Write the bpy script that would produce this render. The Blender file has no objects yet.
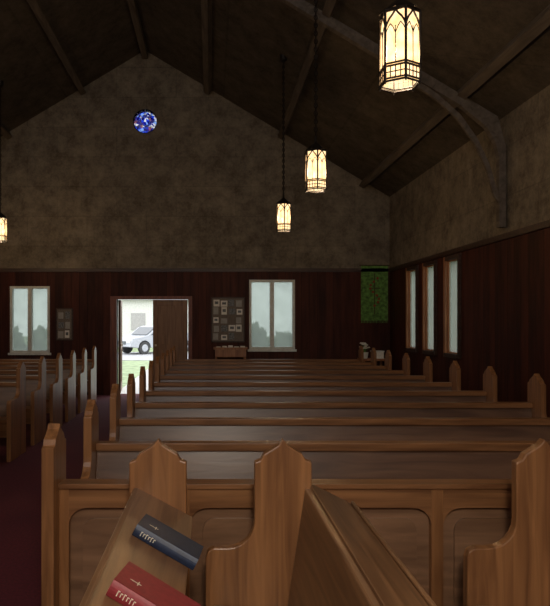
import bpy, bmesh, math, random
from mathutils import Vector, Matrix
random.seed(7)
S=bpy.context.scene
try:
    S.view_settings.view_transform='Standard'
    S.view_settings.look='None'
except Exception: pass

# ---------------------------------------------------------------- materials
def new(name):
    m=bpy.data.materials.new(name); m.use_nodes=True
    nt=m.node_tree; b=nt.nodes['Principled BSDF']; return m,nt,b
def plain(name,c,rough=.6,metal=0,noise=.12,scale=12):
    m,nt,b=new(name)
    n=nt.nodes.new('ShaderNodeTexNoise'); n.inputs['Scale'].default_value=scale; n.inputs['Detail'].default_value=4
    tc=nt.nodes.new('ShaderNodeTexCoord'); nt.links.new(tc.outputs['Object'],n.inputs['Vector'])
    r=nt.nodes.new('ShaderNodeValToRGB')
    r.color_ramp.elements[0].position=.3; r.color_ramp.elements[1].position=.7
    r.color_ramp.elements[0].color=[max(0,v*(1-noise)) for v in c]+[1]
    r.color_ramp.elements[1].color=[v*(1+noise) for v in c]+[1]
    nt.links.new(n.outputs['Fac'],r.inputs['Fac']); nt.links.new(r.outputs['Color'],b.inputs['Base Color'])
    b.inputs['Roughness'].default_value=rough; b.inputs['Metallic'].default_value=metal
    return m
def wood(name,c1,c2,axis,rough=.35,fine=16):
    m,nt,b=new(name)
    tc=nt.nodes.new('ShaderNodeTexCoord'); mp=nt.nodes.new('ShaderNodeMapping')
    sc=[fine]*3; sc['xyz'.index(axis)]=1.1
    mp.inputs['Scale'].default_value=sc
    nt.links.new(tc.outputs['Object'],mp.inputs['Vector'])
    n=nt.nodes.new('ShaderNodeTexNoise'); n.inputs['Scale'].default_value=1.6; n.inputs['Detail'].default_value=7
    n.inputs['Distortion'].default_value=.8
    nt.links.new(mp.outputs['Vector'],n.inputs['Vector'])
    r=nt.nodes.new('ShaderNodeValToRGB')
    r.color_ramp.elements[0].position=.32; r.color_ramp.elements[1].position=.68
    r.color_ramp.elements[0].color=(*c1,1); r.color_ramp.elements[1].color=(*c2,1)
    nt.links.new(n.outputs['Fac'],r.inputs['Fac']); nt.links.new(r.outputs['Color'],b.inputs['Base Color'])
    bp=nt.nodes.new('ShaderNodeBump'); bp.inputs['Strength'].default_value=.12; bp.inputs['Distance'].default_value=.01
    nt.links.new(n.outputs['Fac'],bp.inputs['Height']); nt.links.new(bp.outputs['Normal'],b.inputs['Normal'])
    b.inputs['Roughness'].default_value=rough
    return m
def fibre(name,c1,c2,bw=1.2,bh=.6):
    m,nt,b=new(name); L=nt.links.new
    tc=nt.nodes.new('ShaderNodeTexCoord'); sp=nt.nodes.new('ShaderNodeSeparateXYZ'); L(tc.outputs['Object'],sp.inputs[0])
    ad=nt.nodes.new('ShaderNodeMath'); ad.operation='ADD'; L(sp.outputs['X'],ad.inputs[0]); L(sp.outputs['Y'],ad.inputs[1])
    cb=nt.nodes.new('ShaderNodeCombineXYZ'); L(ad.outputs[0],cb.inputs['X']); L(sp.outputs['Z'],cb.inputs['Y'])
    br=nt.nodes.new('ShaderNodeTexBrick'); L(cb.outputs[0],br.inputs['Vector'])
    br.inputs['Scale'].default_value=1; br.inputs['Brick Width'].default_value=bw; br.inputs['Row Height'].default_value=bh
    br.inputs['Mortar Size'].default_value=.014; br.inputs['Mortar Smooth'].default_value=.8
    br.inputs['Color1'].default_value=(1,1,1,1); br.inputs['Color2'].default_value=(.88,.88,.88,1); br.inputs['Mortar'].default_value=(.78,.78,.78,1)
    n=nt.nodes.new('ShaderNodeTexNoise'); n.inputs['Scale'].default_value=3.2; n.inputs['Detail'].default_value=12; n.inputs['Roughness'].default_value=.82
    L(tc.outputs['Object'],n.inputs['Vector'])
    r=nt.nodes.new('ShaderNodeValToRGB'); r.color_ramp.elements[0].position=.36; r.color_ramp.elements[1].position=.64
    r.color_ramp.elements[0].color=(*c1,1); r.color_ramp.elements[1].color=(*c2,1); L(n.outputs['Fac'],r.inputs['Fac'])
    mx=nt.nodes.new('ShaderNodeMix'); mx.data_type='RGBA'; mx.blend_type='MULTIPLY'; mx.inputs['Factor'].default_value=1
    L(r.outputs['Color'],mx.inputs[6]); L(br.outputs['Color'],mx.inputs[7]); L(mx.outputs[2],b.inputs['Base Color'])
    bp=nt.nodes.new('ShaderNodeBump'); bp.inputs['Strength'].default_value=.25; bp.inputs['Distance'].default_value=.03
    L(n.outputs['Fac'],bp.inputs['Height']); L(bp.outputs['Normal'],b.inputs['Normal'])
    b.inputs['Roughness'].default_value=.9; b.inputs['Specular IOR Level'].default_value=.2
    return m
def boards(name,c1,c2,pitch=.16):
    m,nt,b=new(name); L=nt.links.new
    tc=nt.nodes.new('ShaderNodeTexCoord'); sp=nt.nodes.new('ShaderNodeSeparateXYZ'); L(tc.outputs['Object'],sp.inputs[0])
    ad=nt.nodes.new('ShaderNodeMath'); ad.operation='ADD'; L(sp.outputs['X'],ad.inputs[0]); L(sp.outputs['Y'],ad.inputs[1])
    dv=nt.nodes.new('ShaderNodeMath'); dv.operation='DIVIDE'; L(ad.outputs[0],dv.inputs[0]); dv.inputs[1].default_value=pitch
    fr=nt.nodes.new('ShaderNodeMath'); fr.operation='FRACT'; L(dv.outputs[0],fr.inputs[0])
    fl=nt.nodes.new('ShaderNodeMath'); fl.operation='FLOOR'; L(dv.outputs[0],fl.inputs[0])
    gr=nt.nodes.new('ShaderNodeValToRGB'); e=gr.color_ramp.elements; e[0].position=0; e[0].color=(.25,.25,.25,1); e[1].position=.07; e[1].color=(1,1,1,1)
    L(fr.outputs[0],gr.inputs['Fac'])
    wn=nt.nodes.new('ShaderNodeTexWhiteNoise'); wn.noise_dimensions='1D'; L(fl.outputs[0],wn.inputs['W'])
    mp=nt.nodes.new('ShaderNodeMapping'); mp.inputs['Scale'].default_value=(9,9,1.2); L(tc.outputs['Object'],mp.inputs['Vector'])
    n=nt.nodes.new('ShaderNodeTexNoise'); n.inputs['Scale'].default_value=1.5; n.inputs['Detail'].default_value=5; L(mp.outputs[0],n.inputs['Vector'])
    av=nt.nodes.new('ShaderNodeMath'); av.operation='MULTIPLY_ADD'; L(wn.outputs['Value'],av.inputs[0]); av.inputs[1].default_value=.35; 
    L(n.outputs['Fac'],av.inputs[2])
    r=nt.nodes.new('ShaderNodeValToRGB'); r.color_ramp.elements[0].position=.4; r.color_ramp.elements[1].position=.95
    r.color_ramp.elements[0].color=(*c1,1); r.color_ramp.elements[1].color=(*c2,1); L(av.outputs[0],r.inputs['Fac'])
    mx=nt.nodes.new('ShaderNodeMix'); mx.data_type='RGBA'; mx.blend_type='MULTIPLY'; mx.inputs['Factor'].default_value=1
    L(r.outputs['Color'],mx.inputs[6]); L(gr.outputs['Color'],mx.inputs[7]); L(mx.outputs[2],b.inputs['Base Color'])
    bp=nt.nodes.new('ShaderNodeBump'); bp.inputs['Strength'].default_value=.3; bp.inputs['Distance'].default_value=.01
    L(gr.outputs['Color'],bp.inputs['Height']); L(bp.outputs['Normal'],b.inputs['Normal'])
    b.inputs['Roughness'].default_value=.6; b.inputs['Specular IOR Level'].default_value=.2
    return m
def emis_trans(name,ecol,estr,tcol):
    m,nt,b=new(name); nt.nodes.remove(b); L=nt.links.new
    out=[n for n in nt.nodes if n.type=='OUTPUT_MATERIAL'][0]
    e=nt.nodes.new('ShaderNodeEmission'); e.inputs['Strength'].default_value=estr
    tc=nt.nodes.new('ShaderNodeTexCoord'); n=nt.nodes.new('ShaderNodeTexNoise'); n.inputs['Scale'].default_value=14; L(tc.outputs['Object'],n.inputs['Vector'])
    r=nt.nodes.new('ShaderNodeValToRGB'); r.color_ramp.elements[0].position=.3; r.color_ramp.elements[1].position=.65
    r.color_ramp.elements[0].color=(ecol[0],ecol[1]*.72,ecol[2]*.45,1); r.color_ramp.elements[1].color=(*ecol,1)
    L(n.outputs['Fac'],r.inputs['Fac']); L(r.outputs['Color'],e.inputs['Color'])
    t=nt.nodes.new('ShaderNodeBsdfTransparent'); t.inputs['Color'].default_value=(*tcol,1)
    a=nt.nodes.new('ShaderNodeAddShader'); L(e.outputs[0],a.inputs[0]); L(t.outputs[0],a.inputs[1]); L(a.outputs[0],out.inputs['Surface'])
    return m
def pane(name,c,diff=.3):
    m,nt,b=new(name); nt.nodes.remove(b); L=nt.links.new
    out=[n for n in nt.nodes if n.type=='OUTPUT_MATERIAL'][0]
    t=nt.nodes.new('ShaderNodeBsdfTransparent')
    tc=nt.nodes.new('ShaderNodeTexCoord'); n=nt.nodes.new('ShaderNodeTexNoise'); n.inputs['Scale'].default_value=5; L(tc.outputs['Object'],n.inputs['Vector'])
    r=nt.nodes.new('ShaderNodeValToRGB'); r.color_ramp.elements[0].color=(*[v*.85 for v in c],1); r.color_ramp.elements[1].color=(*[min(1,v*1.12) for v in c],1)
    L(n.outputs['Fac'],r.inputs['Fac']); L(r.outputs['Color'],t.inputs['Color'])
    d=nt.nodes.new('ShaderNodeBsdfTranslucent'); d.inputs['Color'].default_value=(*c,1)
    mx=nt.nodes.new('ShaderNodeMixShader'); mx.inputs[0].default_value=diff
    L(t.outputs[0],mx.inputs[1]); L(d.outputs[0],mx.inputs[2]); L(mx.outputs[0],out.inputs['Surface'])
    return m
def stained(name):
    m,nt,b=new(name); nt.nodes.remove(b); L=nt.links.new
    out=[n for n in nt.nodes if n.type=='OUTPUT_MATERIAL'][0]
    t=nt.nodes.new('ShaderNodeBsdfTransparent')
    tc=nt.nodes.new('ShaderNodeTexCoord'); v=nt.nodes.new('ShaderNodeTexVoronoi'); v.inputs['Scale'].default_value=22; L(tc.outputs['Object'],v.inputs['Vector'])
    sp=nt.nodes.new('ShaderNodeSeparateColor'); L(v.outputs['Color'],sp.inputs[0])
    r=nt.nodes.new('ShaderNodeValToRGB'); r.color_ramp.interpolation='CONSTANT'
    cs=[(0,(.03,.05,.30)),(.25,(.08,.15,.50)),(.45,(.03,.035,.2)),(.55,(.30,.40,.60)),(.72,(.12,.10,.32)),(.82,(.55,.55,.55)),(.93,(.35,.2,.25))]
    e=r.color_ramp.elements
    e[0].position=0; e[0].color=(*cs[0][1],1); e[1].position=cs[1][0]; e[1].color=(*cs[1][1],1)
    for p,c in cs[2:]:
        k=e.new(p); k.color=(*c,1)
    L(sp.outputs[0],r.inputs['Fac']); L(r.outputs['Color'],t.inputs['Color']); L(t.outputs[0],out.inputs['Surface'])
    return m

WX=wood('pew_wood_x',(.13,.054,.022),(.30,.138,.056),'x')
WY=wood('pew_wood_y',(.12,.058,.028),(.27,.14,.066),'y')
WZ=wood('pew_wood_z',(.15,.062,.024),(.33,.15,.058),'z')
WPANEL=wood('panel_wood',(.085,.042,.026),(.17,.088,.050),'x',.34,10)
SPANEL=wood('screen_panel_wood',(.15,.078,.042),(.28,.15,.082),'x',.4,10)
DOORW=wood('door_wood',(.14,.065,.03),(.26,.13,.06),'z',.5)
TRIMW=wood('trim_wood',(.02,.008,.005),(.06,.025,.013),'x',.5)
FRAMEW=wood('door_frame_wood',(.10,.025,.014),(.22,.06,.03),'z',.5)
CASEW=wood('casing_wood',(.22,.08,.03),(.42,.18,.07),'z',.4)
BEAM=wood('beam_wood',(.07,.055,.043),(.14,.11,.086),'y',.85,8)
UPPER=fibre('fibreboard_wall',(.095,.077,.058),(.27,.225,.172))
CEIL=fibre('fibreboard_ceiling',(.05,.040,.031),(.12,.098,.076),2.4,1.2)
WAIN=boards('wainscot_boards',(.026,.006,.0035),(.080,.020,.011))
CARPET=plain('red_carpet',(.10,.008,.018),.95,0,.3,60)
IRON=plain('black_iron',(.025,.018,.014),.5,.6)
LGLASS=emis_trans('lantern_glass',(1,.76,.44),1.5,(.55,.45,.32))
WHITE=plain('white_paint',(.66,.67,.64),.5)
PANE=pane('frosted_pane',(.50,.535,.51),.3)
STAIN=stained('stained_glass')
LEAD=plain('lead_tracery',(.45,.50,.6),.6)
PAPER=plain('paper',(.75,.73,.68),.8,0,.1,30)
GPAP=plain('aged_paper',(.34,.33,.31),.8)
PHOTO=plain('photo_print',(.14,.15,.16),.5,0,.9,40)
PAGES=plain('book_pages',(.62,.55,.42),.8)
BLUEC=plain('blue_cloth',(.015,.026,.060),.5,0,.2,60)
REDC=plain('red_cloth',(.24,.022,.030),.5,0,.15,60)
GOLD=plain('gilt_letters',(.7,.65,.52),.4)
GREEN=plain('green_felt',(.10,.22,.05),.9,0,.6,16)
BRED=plain('banner_red',(.24,.05,.02),.9)
BGOLD=plain('banner_dark',(.06,.07,.02),.9)
CORK=plain('cork',(.16,.13,.11),.9,0,.3,50)

# ---------------------------------------------------------------- mesh builder
class B:
    def __init__(s): s.v=[]; s.f=[]; s.m=[]; s.mats=[]
    def mi(s,mat):
        if mat not in s.mats: s.mats.append(mat)
        return s.mats.index(mat)
    def add(s,vs,fs,mat,M=None):
        o=len(s.v); i=s.mi(mat)
        for p in vs:
            p=Vector(p)
            if M is not None: p=M@p
            s.v.append(p)
        for f in fs: s.f.append([o+k for k in f]); s.m.append(i)
    def box(s,x0,x1,y0,y1,z0,z1,mat,M=None):
        vs=[(x,y,z) for x in(x0,x1) for y in(y0,y1) for z in(z0,z1)]
        fs=[(0,1,3,2),(4,6,7,5),(0,4,5,1),(2,3,7,6),(0,2,6,4),(1,5,7,3)]
        s.add(vs,fs,mat,M)
    def prism(s,poly,axis,a,b,mat,M=None):
        def P(p,t):
            return {'x':(t,p[0],p[1]),'y':(p[0],t,p[1]),'z':(p[0],p[1],t)}[axis]
        n=len(poly)
        vs=[P(p,a) for p in poly]+[P(p,b) for p in poly]
        fs=[list(range(n))[::-1],list(range(n,2*n))]+[(i,(i+1)%n,n+(i+1)%n,n+i) for i in range(n)]
        s.add(vs,fs,mat,M)
    def cyl(s,p0,p1,r0,r1,mat,n=12):
        p0=Vector(p0);p1=Vector(p1); d=(p1-p0); q=d.to_track_quat('Z','Y').to_matrix()
        vs=[];
        for p,r in((p0,r0),(p1,r1)):
            for i in range(n):
                a=2*math.pi*i/n; vs.append(p+q@Vector((r*math.cos(a),r*math.sin(a),0)))
        fs=[list(range(n))[::-1],list(range(n,2*n))]+[(i,(i+1)%n,n+(i+1)%n,n+i) for i in range(n)]
        s.add(vs,fs,mat)
    def torus(s,M,R,r,mat,sx=1,n=10,k=5):
        vs=[];fs=[]
        for i in range(n):
            a=2*math.pi*i/n
            for j in range(k):
                b=2*math.pi*j/k
                vs.append(((R+r*math.cos(b))*math.cos(a)*sx,(R+r*math.cos(b))*math.sin(a),r*math.sin(b)))
        for i in range(n):
            for j in range(k):
                fs.append((i*k+j,((i+1)%n)*k+j,((i+1)%n)*k+(j+1)%k,i*k+(j+1)%k))
        s.add(vs,fs,mat,M)
    def mesh(s,name):
        me=bpy.data.meshes.new(name); me.from_pydata([tuple(p) for p in s.v],[],s.f)
        for m in s.mats: me.materials.append(m)
        for p,i in zip(me.polygons,s.m): p.material_index=i
        bm=bmesh.new(); bm.from_mesh(me); bmesh.ops.recalc_face_normals(bm,faces=bm.faces); bm.to_mesh(me); bm.free()
        return me
    def build(s,name,loc=(0,0,0),bevel=0,parent=None,me=None):
        me=me or s.mesh(name); return place(me,name,loc,bevel,parent)
def place(me,name,loc=(0,0,0),bevel=0,parent=None):
    o=bpy.data.objects.new(name,me); S.collection.objects.link(o); o.location=loc
    if bevel:
        b=o.modifiers.new('bevel','BEVEL'); b.width=bevel; b.segments=2; b.limit_method='ANGLE'; b.angle_limit=math.radians(35)
    if parent: o.parent=parent
    return o
def arc(cx,cz,r,a0,a1,n=8):
    return [(cx+r*math.cos(math.radians(a0+(a1-a0)*i/n)),cz+r*math.sin(math.radians(a0+(a1-a0)*i/n))) for i in range(n+1)]

# ---------------------------------------------------------------- room
XL,XR,YF,YB=-6.26,3.6,-3.0,12.1
RX,RZ,SL=-1.33,6.95,.6
def roof(x): return RZ-SL*abs(x-RX)
EZ=roof(XR); WZT=2.52
b=B(); b.box(XL-.2,XR+.2,YF-.2,YB+.2,-.15,0,CARPET); b.build('floor')
def grid_wall(name,axis,a0,a1,t0,t1,z1,holes,upper):
    b=B()
    us=sorted({a0,a1}|{h[0] for h in holes}|{h[1] for h in holes})
    zs=sorted({0,WZT,z1}|{h[2] for h in holes}|{h[3] for h in holes})
    for i in range(len(us)-1):
        for j in range(len(zs)-1):
            u=(us[i]+us[i+1])/2; z=(zs[j]+zs[j+1])/2
            if any(h[0]<u<h[1] and h[2]<z<h[3] for h in holes): continue
            mat=WAIN if z<WZT else upper
            if axis=='y': b.box(t0,t1,us[i],us[i+1],zs[j],zs[j+1],mat)
            else: b.box(us[i],us[i+1],t0,t1,zs[j],zs[j+1],mat)
    return b.build(name)
RW=[(8.68,9.14,1.0,2.4),(9.60,10.06,1.0,2.4),(10.46,10.92,1.0,2.4)]
grid_wall('wall_right','y',YF,YB+.2,XR,XR+.16,EZ,RW,UPPER)
grid_wall('wall_left','y',YF,YB+.2,XL-.16,XL,EZ,[],UPPER)
grid_wall('wall_front','x',XL,XR,YF-.2,YF,EZ,[],UPPER)
BW=[(-4.05,-3.25,.85,2.19),(.77,1.69,.92,2.32)]
DR=(-1.90,-.46,0,1.93)
grid_wall('wall_back','x',XL,XR,YB,YB+.16,WZT,BW+[DR],UPPER)
# gables
def gable(name,y,z0,hole):
    bm=bmesh.new()
    out=[(XL,z0),(XR,z0),(XR,EZ),(RX,RZ),(XL,EZ)]
    vs=[bm.verts.new((x,y,z)) for x,z in out]
    ed=[bm.edges.new((vs[i],vs[(i+1)%5])) for i in range(5)]
    if hole:
        cx,cz,r=hole; n=32
        hv=[bm.verts.new((cx+r*math.cos(2*math.pi*i/n),y,cz+r*math.sin(2*math.pi*i/n))) for i in range(n)]
        ed+=[bm.edges.new((hv[i],hv[(i+1)%n])) for i in range(n)]
    bmesh.ops.triangle_fill(bm,use_beauty=True,edges=ed)
    me=bpy.data.meshes.new(name); bm.to_mesh(me); bm.free(); me.materials.append(UPPER)
    o=place(me,name); m=o.modifiers.new('s','SOLIDIFY'); m.thickness=.16; m.offset=0
    return o
ROSE=(-1.33,5.52,.24)
gable('wall_back_gable',YB+.08,WZT,ROSE)
gable('wall_front_gable',YF-.08,EZ,None)
b=B()
for sgn in(-1,1):
    xe=RX+sgn*(4.93+.2)
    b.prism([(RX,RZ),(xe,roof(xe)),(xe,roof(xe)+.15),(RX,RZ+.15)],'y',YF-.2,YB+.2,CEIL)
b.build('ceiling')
# purlins + rafters
k=0
for off in(0,-1.3,1.3,-2.78,2.78,-4.42,4.42):
    x=RX+off; z=roof(x); b=B()
    sg=0 if off==0 else (1 if off>0 else -1); w=.055; d=.13
    t=Vector((1,-SL*sg)).normalized() if sg else Vector((1,0)); n=Vector((t.y,-t.x))
    if n.y>0: n=-n
    p=Vector((x,z-(.0 if sg else .05)))
    poly=[p-t*w,p+t*w,p+t*w+n*d,p-t*w+n*d]
    b.prism([tuple(q) for q in poly],'y',YF+.01,YB-.01,BEAM); b.build('ceiling_beam_%d'%k); k+=1
def truss(y):
    b=B()
    for sg in(-1,1):
        outer=[(0,RZ-.11),(4.55,RZ-.11-.6*4.55),(4.80,RZ-.11-.6*4.80),(4.90,3.6),(4.90,2.62)]
        inner=[(4.82,2.62),(4.82,3.46),(4.77,3.66),(4.66,3.84),(4.36,4.09),(0,4.09+.6*4.36)]
        poly=[(RX+sg*u,z) for u,z in outer+inner]
        b.prism(poly,'y',y-.04,y+.04,BEAM)
        # slim curved knee brace
        P=[(3.75,4.38),(4.05,4.19),(4.32,3.94),(4.53,3.64),(4.68,3.32),(4.76,3.02),(4.82,2.92)]
        Q=[(4.82,3.04),(4.79,3.12),(4.72,3.36),(4.57,3.69),(4.36,3.99),(4.08,4.24),(3.80,4.43)]
        b.prism([(RX+sg*u,z) for u,z in P+Q],'y',y-.02,y+.02,BEAM)
    b.build('roof_truss')
for y in(7.3,2.4): truss(y)
# trims
b=B(); b.box(XL+.005,XR-.035,YB-.03,YB-.001,WZT-.04,WZT+.03,TRIMW); b.build('trim_back')
b=B(); b.box(XR-.03,XR-.001,YF,YB-.005,WZT-.04,WZT+.03,TRIMW); b.build('trim_right')
b=B(); b.box(XL+.001,XL+.03,YF,YB-.04,WZT-.04,WZT+.03,TRIMW); b.build('trim_left')
b=B(); b.box(-.3,XR-.03,YB-.02,YB-.001,.0,.14,TRIMW); b.build('baseboard_back')
b=B(); b.box(XR-.02,XR-.001,7.4,YB-.03,0,.14,TRIMW); b.build('baseboard_right')

# windows in back wall
def win_back(i,h):
    x0,x1,z0,z1=h; b=B(); f=.045; y0,y1=YB-.02,YB+.09
    b.box(x0,x0+f,y0,y1,z0,z1,WHITE); b.box(x1-f,x1,y0,y1,z0,z1,WHITE)
    b.box(x0+f,x1-f,y0,y1,z0,z0+f,WHITE); b.box(x0+f,x1-f,y0,y1,z1-f,z1,WHITE)
    c=(x0+x1)/2; b.box(c-.04,c+.04,y0,y1,z0+f,z1-f,WHITE)
    b.box(x0-.03,x1+.03,YB-.05,YB-.001,z0-.045,z0-.001,WHITE)
    b.box(x0+f,c-.04,YB+.04,YB+.046,z0+f,z1-f,PANE); b.box(c+.04,x1-f,YB+.04,YB+.046,z0+f,z1-f,PANE)
    b.build('window_%d'%i)
for i,h in enumerate(BW): win_back(i+1,h)
for i,(y0,y1,z0,z1) in enumerate(RW):
    b=B(); c=.06
    X0,X1=XR-.04,XR+.14
    b.box(XR-.04,XR-.001,y0-c,y0,z0-c,z1+c,TRIMW); b.box(XR-.04,XR-.001,y1,y1+c,z0-c,z1+c,CASEW)  # far casing in lighter wood: daylight on that jamb put into the colour
    b.box(XR-.06,XR-.001,y0,y1,z0-c,z0,TRIMW); b.box(XR-.04,XR-.001,y0,y1,z1,z1+c,TRIMW)
    b.box(X0+.04,X1,y0,y0+.02,z0,z1,CASEW); b.box(X0+.04,X1,y1-.02,y1,z0,z1,CASEW)
    b.box(X0+.04,X1,y0+.02,y1-.02,z0,z0+.02,CASEW); b.box(X0+.04,X1,y0+.02,y1-.02,z1-.02,z1,CASEW)
    b.box(XR+.02,XR+.06,y0+.02,y0+.045,z0+.02,z1-.02,WHITE); b.box(XR+.02,XR+.06,y1-.045,y1-.02,z0+.02,z1-.02,WHITE)
    b.box(XR+.035,XR+.04,y0+.045,y1-.045,z0+.02,z1-.02,PANE)
    b.build('window_%d'%(i+3))
# rose window
b=B(); cx,cz,r=ROSE
n=32
b.prism([(cx+r*math.cos(2*math.pi*i/n),cz+r*math.sin(2*math.pi*i/n)) for i in range(n)],'y',YB+.02,YB+.025,STAIN)
Mr=Matrix.Translation((cx,YB+.0,cz))@Matrix.Rotation(math.pi/2,4,'X')
b.torus(Mr,r,.008,IRON,1,36,6)
Mr=Matrix.Translation((cx,YB+.012,cz))@Matrix.Rotation(math.pi/2,4,'X')
b.torus(Mr,r*.38,.008,LEAD,1,24,5)
for i in range(8):
    a=math.pi*i/4; 
    b.cyl((cx+r*.38*math.cos(a),YB+.012,cz+r*.38*math.sin(a)),(cx+r*math.cos(a),YB+.012,cz+r*math.sin(a)),.006,.006,LEAD,6)
    a2=a+math.pi/8; q=Matrix.Translation((cx+r*.7*math.cos(a2),YB+.012,cz+r*.7*math.sin(a2)))@Matrix.Rotation(math.pi/2,4,'X')
    b.torus(q,r*.2,.005,LEAD,1,14,4)
b.build('window_6')

# door
b=B(); x0,x1,_,z1=DR
b.box(x0-.13,x0,YB-.03,YB+.16,0,z1+.06,FRAMEW); b.box(x1,x1+.08,YB-.03,YB+.16,0,z1+.06,FRAMEW); b.box(x0,x1,YB-.03,YB+.16,z1,z1+.06,FRAMEW)
b.build('trim_door')
def leaf(name):
    b=B(); w=.70; h=1.92
    b.box(0,w,0,.03,0.01,h,DOORW)
    for (a,c,d,e) in((0,.1,0,h),(w-.1,w,0,h),(.1,w-.1,0,.2),(.1,w-.1,.9,1.02),(.1,w-.1,h-.12,h)):
        b.box(a,c,-.012,.042,max(d,.01),e,DOORW)
    b.box(w/2-.03,w/2+.03,-.012,.042,.2,.9,DOORW)
    b.cyl((.06,-.05,1.0),(.06,-.012,1.0),.025,.012,GOLD)
    return b.build(name,bevel=.004)
d1=leaf('door_1'); d1.location=(-1.175,YB+.05,0)
d2=leaf('door_2'); d2.location=(-1.86,YB+.2,0); d2.rotation_euler=(0,0,math.radians(96))

# ---------------------------------------------------------------- pews
def end_poly(arm,top=1.04,armz=.64,w=.21):
    p=[(0,0),(0,.955),(.022,.962),(.035,.985),(.06,1.0),(.088,1.018),(w/2,top),(w-.088,1.018),(w-.06,1.0),(w-.035,.985),(w-.022,.962),(w,.955)]
    if arm:
        cz=armz+.10; p+=[(w,cz)]
        p+=[(w+.10-.10*math.cos(math.radians(t)),cz-.10*math.sin(math.radians(t))) for t in(15,30,45,60,75,90)]
        p+=[(arm-.03,armz),(arm-.008,armz-.012),(arm,armz-.035),(arm,0)]
    else: p+=[(w,0)]
    return p
def pew_mesh(x0,x1):
    b=B(); poly=[(.06-u,z) for u,z in end_poly(.52)]
    b.prism(poly,'x',x0,x0+.045,WZ); b.prism(poly,'x',x1-.045,x1,WZ)
    a,c=x0+.045,x1-.045
    b.prism([(0,.765),(.03,.765),(-.06,.40),(-.09,.40)],'x',a,c,WPANEL)
    b.prism([(-.03,.745),(-.03,.79),(.05,.79),(.05,.745)],'x',a,c,WX)
    b.prism([(-.46,.40),(-.47,.44),(-.08,.42),(-.08,.38)],'x',a,c,WX)
    b.box(a,c,-.42,-.39,.25,.40,WX)
    for xm in(a+(c-a)/2,): b.prism([(-.42,0),(-.42,.38),(-.06,.38),(-.06,0)],'x',xm-.02,xm+.02,WZ)
    return b.mesh('church_pew')
Lx=-.69; Rx=2.75
mA=pew_mesh(Lx,Rx); mB=pew_mesh(-5.95,-2.1)
rows=[3.39+.84*i for i in range(10)]
for y in rows: place(mA,'church_pew',(0,y,0),.004)
for y in rows[1:]: place(mB,'church_pew',(0,y,0),.004)
# front panelled screen
b=B(); Y=2.55
pe=[(Y+.10-u,z) for u,z in end_poly(0)]
b.prism(pe,'x',Lx,Lx+.05,WZ); b.prism(pe,'x',Rx-.05,Rx,WZ)
b.box(Lx+.05,Rx-.05,Y+.012,Y+.03,.05,.78,SPANEL)
b.box(Lx+.05,Rx-.05,Y-.035,Y+.05,.77,.79,WX)
ops=[(-.60,-.15),(-.09,.43),(.50,.93),(.98,1.41),(1.47,1.92),(1.98,2.41),(2.47,2.66)]
xs=[Lx+.05]+[v for o in ops for v in o]+[Rx-.05]
for i in range(0,len(xs),2): b.box(xs[i],xs[i+1],Y-.02,Y+.012,.05,.77,WZ)
zt=.685
def arch(u,v,zt,r,z0):
    p=[(u,z0),(u,zt-r)]
    p+=[(u+r-r*math.cos(math.radians(t)),zt-r+r*math.sin(math.radians(t))) for t in(15,30,45,60,75,90)]
    p+=[(v-r+r*math.cos(math.radians(t)),zt-r+r*math.sin(math.radians(t))) for t in(90,75,60,45,30,15)]
    return p+[(v,zt-r),(v,z0)]
for (u,v) in ops:
    r=min(.075,(v-u)*.3)
    top=[(v,.77),(u,.77)]+arch(u,v,zt,r,.5)[1:-1]
    b.prism(top,'y',Y-.02,Y+.012,WX)
    b.box(u,v,Y-.02,Y+.012,.05,.18,WX)
    if v-u>.3: b.prism(arch(u+.055,v-.055,zt-.05,r*.7,.235),'y',Y,Y+.012,SPANEL)
b.build('pew_front_screen',bevel=.007)

# choir stalls (run toward the camera, face -X)
Y0,Y1=.62,2.24
def ledge(b,xa,za,xb,zb,ya,yb,lip=True):
    t=.02
    b.prism([(xa,za),(xb,zb),(xb-.01,zb-t),(xa-.0,za-t)],'y',ya,yb,WY)
    if lip: b.prism([(xb,zb-t-.01),(xb,zb+.008),(xb+.014,zb+.008),(xb+.014,zb-t-.01)],'y',ya,yb,WY)
def stall(name,ox):
    b=B(); poly=[(ox+.37-u,z) for u,z in end_poly(.39)]
    b.prism(poly,'y',Y1-.04,Y1,WZ); b.prism(poly,'y',Y0,Y0+.04,WZ)
    b.prism([(ox+.345,.86),(ox+.37,.86),(ox+.30,.40),(ox+.275,.40)],'y',Y0+.04,Y1-.04,WY)
    b.prism([(ox+.01,.40),(ox+.01,.435),(ox+.275,.42),(ox+.275,.385)],'y',Y0+.04,Y1-.04,WY)
    b.box(ox+.05,ox+.07,Y0+.04,Y1-.04,.0,.39,WY)
    ledge(b,ox+.365,.872,ox+.520,.795,Y0+.0,Y1-.0)
    b.prism([(ox+.372,.85),(ox+.505,.775),(ox+.39,.66),(ox+.372,.66)],'y',Y1-.04,Y1,WZ)
    b.prism([(ox+.372,.85),(ox+.505,.775),(ox+.39,.66),(ox+.372,.66)],'y',Y0,Y0+.04,WZ)
    return b.build(name,bevel=.005)
stall('choir_stall',0); stall('choir_stall',.96)
b=B(); dp=[(-.09-u,z) for u,z in end_poly(0)]
b.prism(dp,'y',Y1-.04,Y1,WZ); b.prism(dp,'y',Y0,Y0+.04,WZ)
ledge(b,-.275,.865,-.065,.755,Y0+.04,Y1-.04,False)
b.box(-.285,-.262,Y0+.04,Y1-.04,.06,.862,WY)
b.box(-.262,-.1,Y0+.04,Y1-.04,.5,.52,WY)
b.build('choir_desk',bevel=.005)

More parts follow.
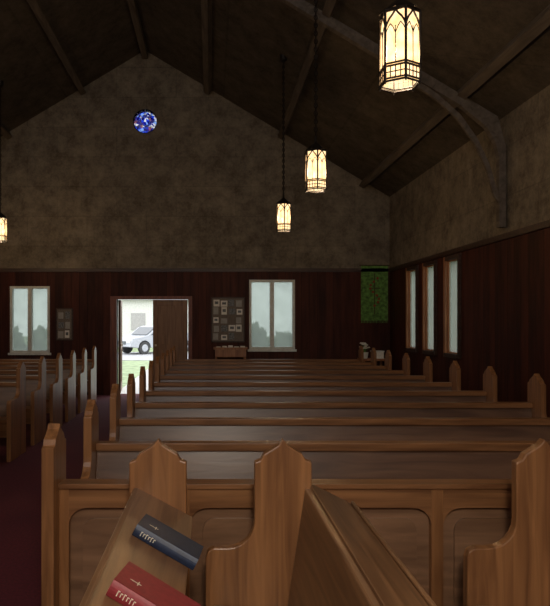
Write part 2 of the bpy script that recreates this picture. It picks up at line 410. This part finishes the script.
# hymnals on the ledge
def book(name,cloth,yc,L=.205,W=.14,T=.036,rot=0,s=.105):
    b=B()
    b.box(-L/2,L/2,-W/2,W/2,0,.003,cloth); b.box(-L/2,L/2,-W/2,W/2,T-.003,T,cloth)
    sp=[(-W/2,0)]+[(-W/2-.006*math.sin(math.pi*i/6),T*i/6) for i in range(1,6)]+[(-W/2,T),(-W/2+.004,T),(-W/2+.004,0)]
    b.prism(sp,'x',-L/2,L/2,cloth)
    b.box(-L/2+.005,L/2-.005,-W/2+.004,W/2-.006,.003,T-.003,PAGES)
    x=-L/2+.022
    for i,w in enumerate((.014,.010,.014,.010,.014,.010)):
        b.box(x,x+.0022,-W/2-.0072,-W/2-.0050,T*.5-w/2,T*.5+w/2,GOLD)
        b.box(x,x+.0055,-W/2-.0072,-W/2-.0050,T*.5+w/2-.002,T*.5+w/2,GOLD); x+=.0085
    b.box(-L/2+.03,-L/2+.06,-W/2+.045,-W/2+.048,T,T+.0006,GOLD); b.box(-L/2+.050,-L/2+.053,-W/2+.036,-W/2+.057,T,T+.0006,GOLD)
    o=b.build(name,bevel=.0012)
    P0=Vector((-.275,0,.865)); d=Vector((.21,0,-.11)).normalized(); nrm=Vector((.11,0,.21)).normalized()
    R=Matrix((( d.x,0,nrm.x),(0,1,0),(d.z,0,nrm.z))).to_4x4()
    c=P0+d*s+nrm*.0015; c.y=yc
    o.matrix_world=Matrix.Translation(c)@R@Matrix.Rotation(rot,4,'Z')
book('hymnal_book',BLUEC,1.81,rot=math.radians(-7),s=.156,W=.12)
book('hymnal_book',REDC,1.415,rot=math.radians(-9),s=.150,W=.13,T=.04)

# ---------------------------------------------------------------- lanterns
def lantern_mesh(z0,ztop):
    b=B(); R=.115; n=6; H=.41
    cor=[(R*math.cos(math.pi/3*i+.52),R*math.sin(math.pi/3*i+.52)) for i in range(n)]
    def bar(p,q,r=.006): b.cyl(p,q,r,r,IRON,6)
    for i in range(n):
        (ax,ay),(bx,by)=cor[i],cor[(i+1)%n]
        bar((ax,ay,0),(ax,ay,H),.008)
        for z in(0,.015,.085,.10,H-.01,H): bar((ax,ay,z),(bx,by,z),.006)
        L=lambda t,z,o=1.0:(ax+(bx-ax)*t,ay+(by-ay)*t,z)
        pts=[(0.0,.30),(.08,.33),(.2,.355),(.35,.375),(.5,.40),(.65,.375),(.8,.355),(.92,.33),(1,.30)]
        for k in range(len(pts)-1): bar(L(*pts[k]),L(*pts[k+1]),.006)
        bar(L(.5,.10),L(.5,.31),.0028)
        for t in(.25,.5,.75): bar(L(t,.015),L(t,.085),.0035)
        bar(L(0,.05),L(1,.05),.0035)
        for (c0) in(.25,.75):
            q=[(c0-.25,.27),(c0-.12,.305),(c0,.325),(c0+.12,.305),(c0+.25,.27)]
            for k in range(4): bar(L(*q[k]),L(*q[k+1]),.0028)
        s=.97
        b.add([(ax*s,ay*s,.008),(bx*s,by*s,.008),(bx*s,by*s,H-.005),(ax*s,ay*s,H-.005)],[(0,1,2,3)],LGLASS)
        b.cyl((ax,ay,0),(ax,ay,-.015),.008,.003,IRON,6)
    b.cyl((0,0,H),(0,0,H+.03),R*1.06,R*.8,IRON,6); b.cyl((0,0,H+.03),(0,0,H+.09),R*.8,.018,IRON,6)
    b.cyl((0,0,H+.09),(0,0,H+.17),.018,.012,IRON,8)
    z=H+.17; top=ztop-z0; i=0
    b.cyl((0,0,z),(0,0,top),.007,.007,IRON,6)
    while z<top-.02:
        M=Matrix.Translation((0,0,z+.02))@Matrix.Rotation(math.pi/2*(i%2),4,'Z')@Matrix.Rotation(math.pi/2,4,'Y')
        b.torus(M,.017,.006,IRON,1.5,8,4); z+=.042; i+=1
    b.cyl((0,0,top-.03),(0,0,top+.05),.05,.06,IRON,12)
    return b
def lantern(x,y,P=36):
    zt=roof(x)-.03; z0=2.85
    o=lantern_mesh(z0,zt).build('pendant_lantern',(x,y,z0))
    l=bpy.data.lights.new('bulb','POINT'); l.energy=P; l.color=(1,.80,.56); l.shadow_soft_size=.045
    lo=bpy.data.objects.new('bulb',l); S.collection.objects.link(lo); lo.parent=o; lo.location=(0,0,.2)
for y in(.7,3.5,6.3,9.1): lantern(1.10,y)  # nearest lantern is out of view, added to light the foreground
for y in(1.3,4.3,7.3,10.3): lantern(-3.62,y)  # only the farthest is in view; the others added for symmetric lighting

# ---------------------------------------------------------------- wall things
b=B(); b.box(3.02,3.56,YB-.03,YB-.018,1.5,2.60,GREEN); b.cyl((2.98,YB-.024,2.61),(3.59,YB-.024,2.61),.012,.012,TRIMW)
for i in range(18): b.box(3.025+i*.03,3.035+i*.03,YB-.027,YB-.021,1.45,1.5,GREEN)
for i in range(9):
    a=i/8; x=3.29+.09*math.sin(a*7); z=1.80+a*.55
    b.cyl((x,YB-.036,z),(x,YB-.03,z),.026,.026,BRED,10)
b.box(3.28,3.30,YB-.034,YB-.03,1.62,2.45,BGOLD); b.box(3.17,3.41,YB-.034,YB-.03,2.14,2.16,BGOLD)
b.build('green_felt_banner')
def board(name,x0,x1,z0,z1,nc,nr):
    b=B(); y=YB-.001
    b.box(x0,x1,y-.02,y,z0,z1,CORK)
    for a,c,d,e in((x0,x0+.025,z0,z1),(x1-.025,x1,z0,z1),(x0,x1,z0,z0+.025),(x0,x1,z1-.025,z1)): b.box(a,c,y-.03,y-.001,d,e,TRIMW)
    w=(x1-x0-.07)/nc; h=(z1-z0-.07)/nr
    for i in range(nc):
        for j in range(nr):
            if random.random()<.08: continue
            px=x0+.04+i*w+random.uniform(0,.02); pz=z0+.04+j*h+random.uniform(0,.02)
            pw=w*random.uniform(.65,.9); ph=h*random.uniform(.6,.9)
            m=random.choice([PAPER,GPAP,GPAP,PHOTO])
            b.box(px,px+pw,y-.024,y-.021,pz,pz+ph,m)
            if m is PAPER: b.box(px+pw*.2,px+pw*.8,y-.026,y-.0242,pz+ph*.35,pz+ph*.75,PHOTO)
    b.build(name)
board('notice_board',.0,.68,1.06,1.97,4,5)
board('notice_board',-3.12,-2.78,1.1,1.75,2,3)
# literature table
b=B(); b.box(.05,.72,YB-.38,YB-.04,.93,.97,CASEW); b.box(.08,.69,YB-.35,YB-.06,.78,.93,CASEW)
for x in(.08,.65):
    for y in(YB-.35,YB-.10): b.box(x,x+.04,y,y+.04,0,.78,CASEW)
for i in range(5): b.box(.1+i*.12,.19+i*.12,YB-.3,YB-.18,.97,.985+.01*(i%3),PAPER)
b.build('literature_table',bevel=.004)
# side table with box and vase of white flowers
b=B(); b.box(2.9,3.4,11.5,11.9,.72,.76,CASEW)
for x in(2.92,3.34):
    for y in(11.52,11.84): b.box(x,x+.04,y,y+.04,0,.72,CASEW)
b.build('side_table',bevel=.004)
b=B(); b.cyl((3.0,11.7,.761),(3.0,11.7,.88),.05,.07,WHITE,16)
for i in range(22):
    a=random.random()*6.28; rr=random.random()*.1; x,y,z=3.0+rr*math.cos(a),11.7+rr*math.sin(a),.93+random.random()*.12
    b.cyl((3.0,11.7,.86),(x,y,z),.003,.003,GREEN,4)
    for k in range(5):
        t=k*1.256; b.cyl((x,y,z),(x+.022*math.cos(t),y+.022*math.sin(t),z+.012),.004,.014,PAPER,6)
b.build('flower_vase')
b=B(); b.box(3.14,3.34,11.6,11.8,.761,.89,PAPER); b.box(3.13,3.35,11.59,11.81,.89,.91,WHITE); b.build('white_storage_box')

# ---------------------------------------------------------------- outside
GRASS=plain('grass',(.26,.33,.18),.9,0,.4,4); ROAD=plain('asphalt',(.38,.38,.39),.9); PATH=plain('concrete_path',(.5,.48,.45),.9)
LEAF=plain('foliage',(.36,.43,.31),.9,0,.5,5); SIDING=plain('siding',(.7,.69,.66),.8); ROOFM=plain('shingles',(.42,.40,.40),.9)
b=B(); b.box(-40,60,YB+.3,70,-.3,-.2,GRASS); b.box(XR+.4,60,-20,YB+.3,-.3,-.2,GRASS)
b.build('ground')
b=B(); b.box(-40,60,26,33,-.2,-.18,ROAD); b.build('road')
b=B(); b.box(-2.2,-.2,YB+.3,26,-.2,-.17,PATH); b.build('footpath')
def shrub(name,c,r,seed):
    bm=bmesh.new(); bmesh.ops.create_icosphere(bm,subdivisions=5,radius=1)
    rnd=random.Random(seed); ph=[rnd.uniform(0,6) for _ in range(6)]
    for v in bm.verts:
        p=v.co.copy(); d=1+.14*math.sin(7*p.x+ph[0])*math.sin(6*p.y+ph[1])+.12*math.sin(15*p.z+ph[2])*math.sin(14*p.x+ph[3])+rnd.uniform(-.16,.16)
        v.co=Vector((p.x*r[0],p.y*r[1],max(p.z,-.85)*r[2]))*d
    me=bpy.data.meshes.new(name); bm.to_mesh(me); bm.free(); me.materials.append(LEAF)
    o=place(me,name,(c[0],c[1],-.2+.8*r[2]))
for i,(x,y,rx,rz) in enumerate([(1.0,14.2,.45,.85),(1.75,14.3,.45,.75),(2.5,14.5,.4,.85),(-4.9,14.3,.5,.85),(-4.0,14.4,.45,.8),(-6.2,14.6,.7,.8)]): shrub('garden_shrub',(x,y),(rx,.5,rz),i)
for i,(x,y) in enumerate([(6.9,15.4),(6.2,12.2),(6.7,18.5)]): shrub('garden_shrub',(x,y),(.7,1.0,.6),20+i)
b=B(); b.box(-9,2,42,50,-.2,3.0,SIDING); b.prism([(-9.4,3.0),(2.4,3.0),(-3.5,5.4)],'y',41.6,50.4,ROOFM)
for x in(-8,-5.6,-3,-.5): b.box(x,x+1,41.95,42.02,.9,2.1,ROOFM)
b.build('neighbour_house')
shrub('garden_shrub',(-6.5,37),(.7,1.2,.7),40)
CARP=plain('car_paint',(.42,.44,.47),.3,.2); CG=plain('car_glass',(.10,.11,.12),.15); TY=plain('tyre',(.05,.05,.05),.8)
b=B(); 
prof=[(0,.40),(.03,.62),(.12,.80),(1.05,.95),(1.65,1.38),(1.95,1.45),(3.1,1.43),(3.75,1.05),(4.25,.98),(4.35,.7),(4.33,.35)]
prof+=arc(3.5,.33,.38,0,180,8)+arc(.85,.33,.38,0,180,8)
b.prism(prof,'y',0,1.7,CARP)
b.prism([(1.2,.97),(1.7,1.33),(2.3,1.36),(2.3,.97)],'y',-.01,1.71,CG); b.prism([(2.38,.97),(2.38,1.36),(3.02,1.34),(3.5,1.0)],'y',-.01,1.71,CG)
b.prism([(1.08,.98),(1.62,1.37),(1.60,1.39),(1.06,1.0)],'y',.15,1.55,CG)
b.box(-.02,.06,.12,.42,.6,.72,PAPER); b.box(-.02,.06,1.28,1.58,.6,.72,PAPER); b.box(-.02,.03,.5,1.2,.5,.68,CG)
for x in(.85,3.5):
    for y in(-.01,1.51): b.cyl((x,y,.32),(x,y+.2,.32),.32,.32,TY,20)
    b.cyl((x,-.03,.32),(x,-.01,.32),.18,.2,CARP,12)
car=b.build('parked_car',(-4.0,30.0,-.18),bevel=.03); car.rotation_euler=(0,0,math.radians(42))
b=B(); b.cyl((-2.35,14.6,-.2),(-2.35,14.6,2.9),.05,.05,WHITE,12); b.box(-2.43,-2.27,14.52,14.68,-.2,-.05,WHITE); b.box(-2.43,-2.27,14.52,14.68,2.82,2.9,WHITE); b.build('porch_post')

# ---------------------------------------------------------------- world + lights
w=bpy.data.worlds.new('world'); S.world=w; w.use_nodes=True
bg=w.node_tree.nodes['Background']; bg.inputs['Color'].default_value=(.95,.97,1,1); bg.inputs['Strength'].default_value=2.6
def portal(loc,rot,sx,sy):
    l=bpy.data.lights.new('portal','AREA'); l.shape='RECTANGLE'; l.size=sx; l.size_y=sy
    try: l.cycles.is_portal=True
    except Exception: l.energy=0
    o=bpy.data.objects.new('daylight_portal',l); S.collection.objects.link(o); o.location=loc; o.rotation_euler=rot
for h in BW+[(-1.9,-1.18,0,1.93)]:
    portal(((h[0]+h[1])/2,YB+.14,(h[2]+h[3])/2),(math.radians(-90),0,0),h[1]-h[0],h[3]-h[2])
for h in RW: portal((XR+.14,(h[0]+h[1])/2,(h[2]+h[3])/2),(0,math.radians(90),0),h[3]-h[2],h[1]-h[0])
# fill light added above the camera to brighten the foreground wood
l=bpy.data.lights.new('foreground_fill','POINT'); l.energy=115; l.color=(1,.86,.70); l.shadow_soft_size=.12
o=bpy.data.objects.new('foreground_fill',l); S.collection.objects.link(o); o.location=(.1,-.25,2.05)

cam=bpy.data.cameras.new('camera'); cam.sensor_fit='HORIZONTAL'; cam.sensor_width=36; cam.lens=600/550*36
cam.shift_x=64/550; cam.shift_y=19/550; cam.clip_start=.05
co=bpy.data.objects.new('camera',cam); S.collection.objects.link(co); co.location=(0,0,1.47); co.rotation_euler=(math.radians(90),0,0)
S.camera=co
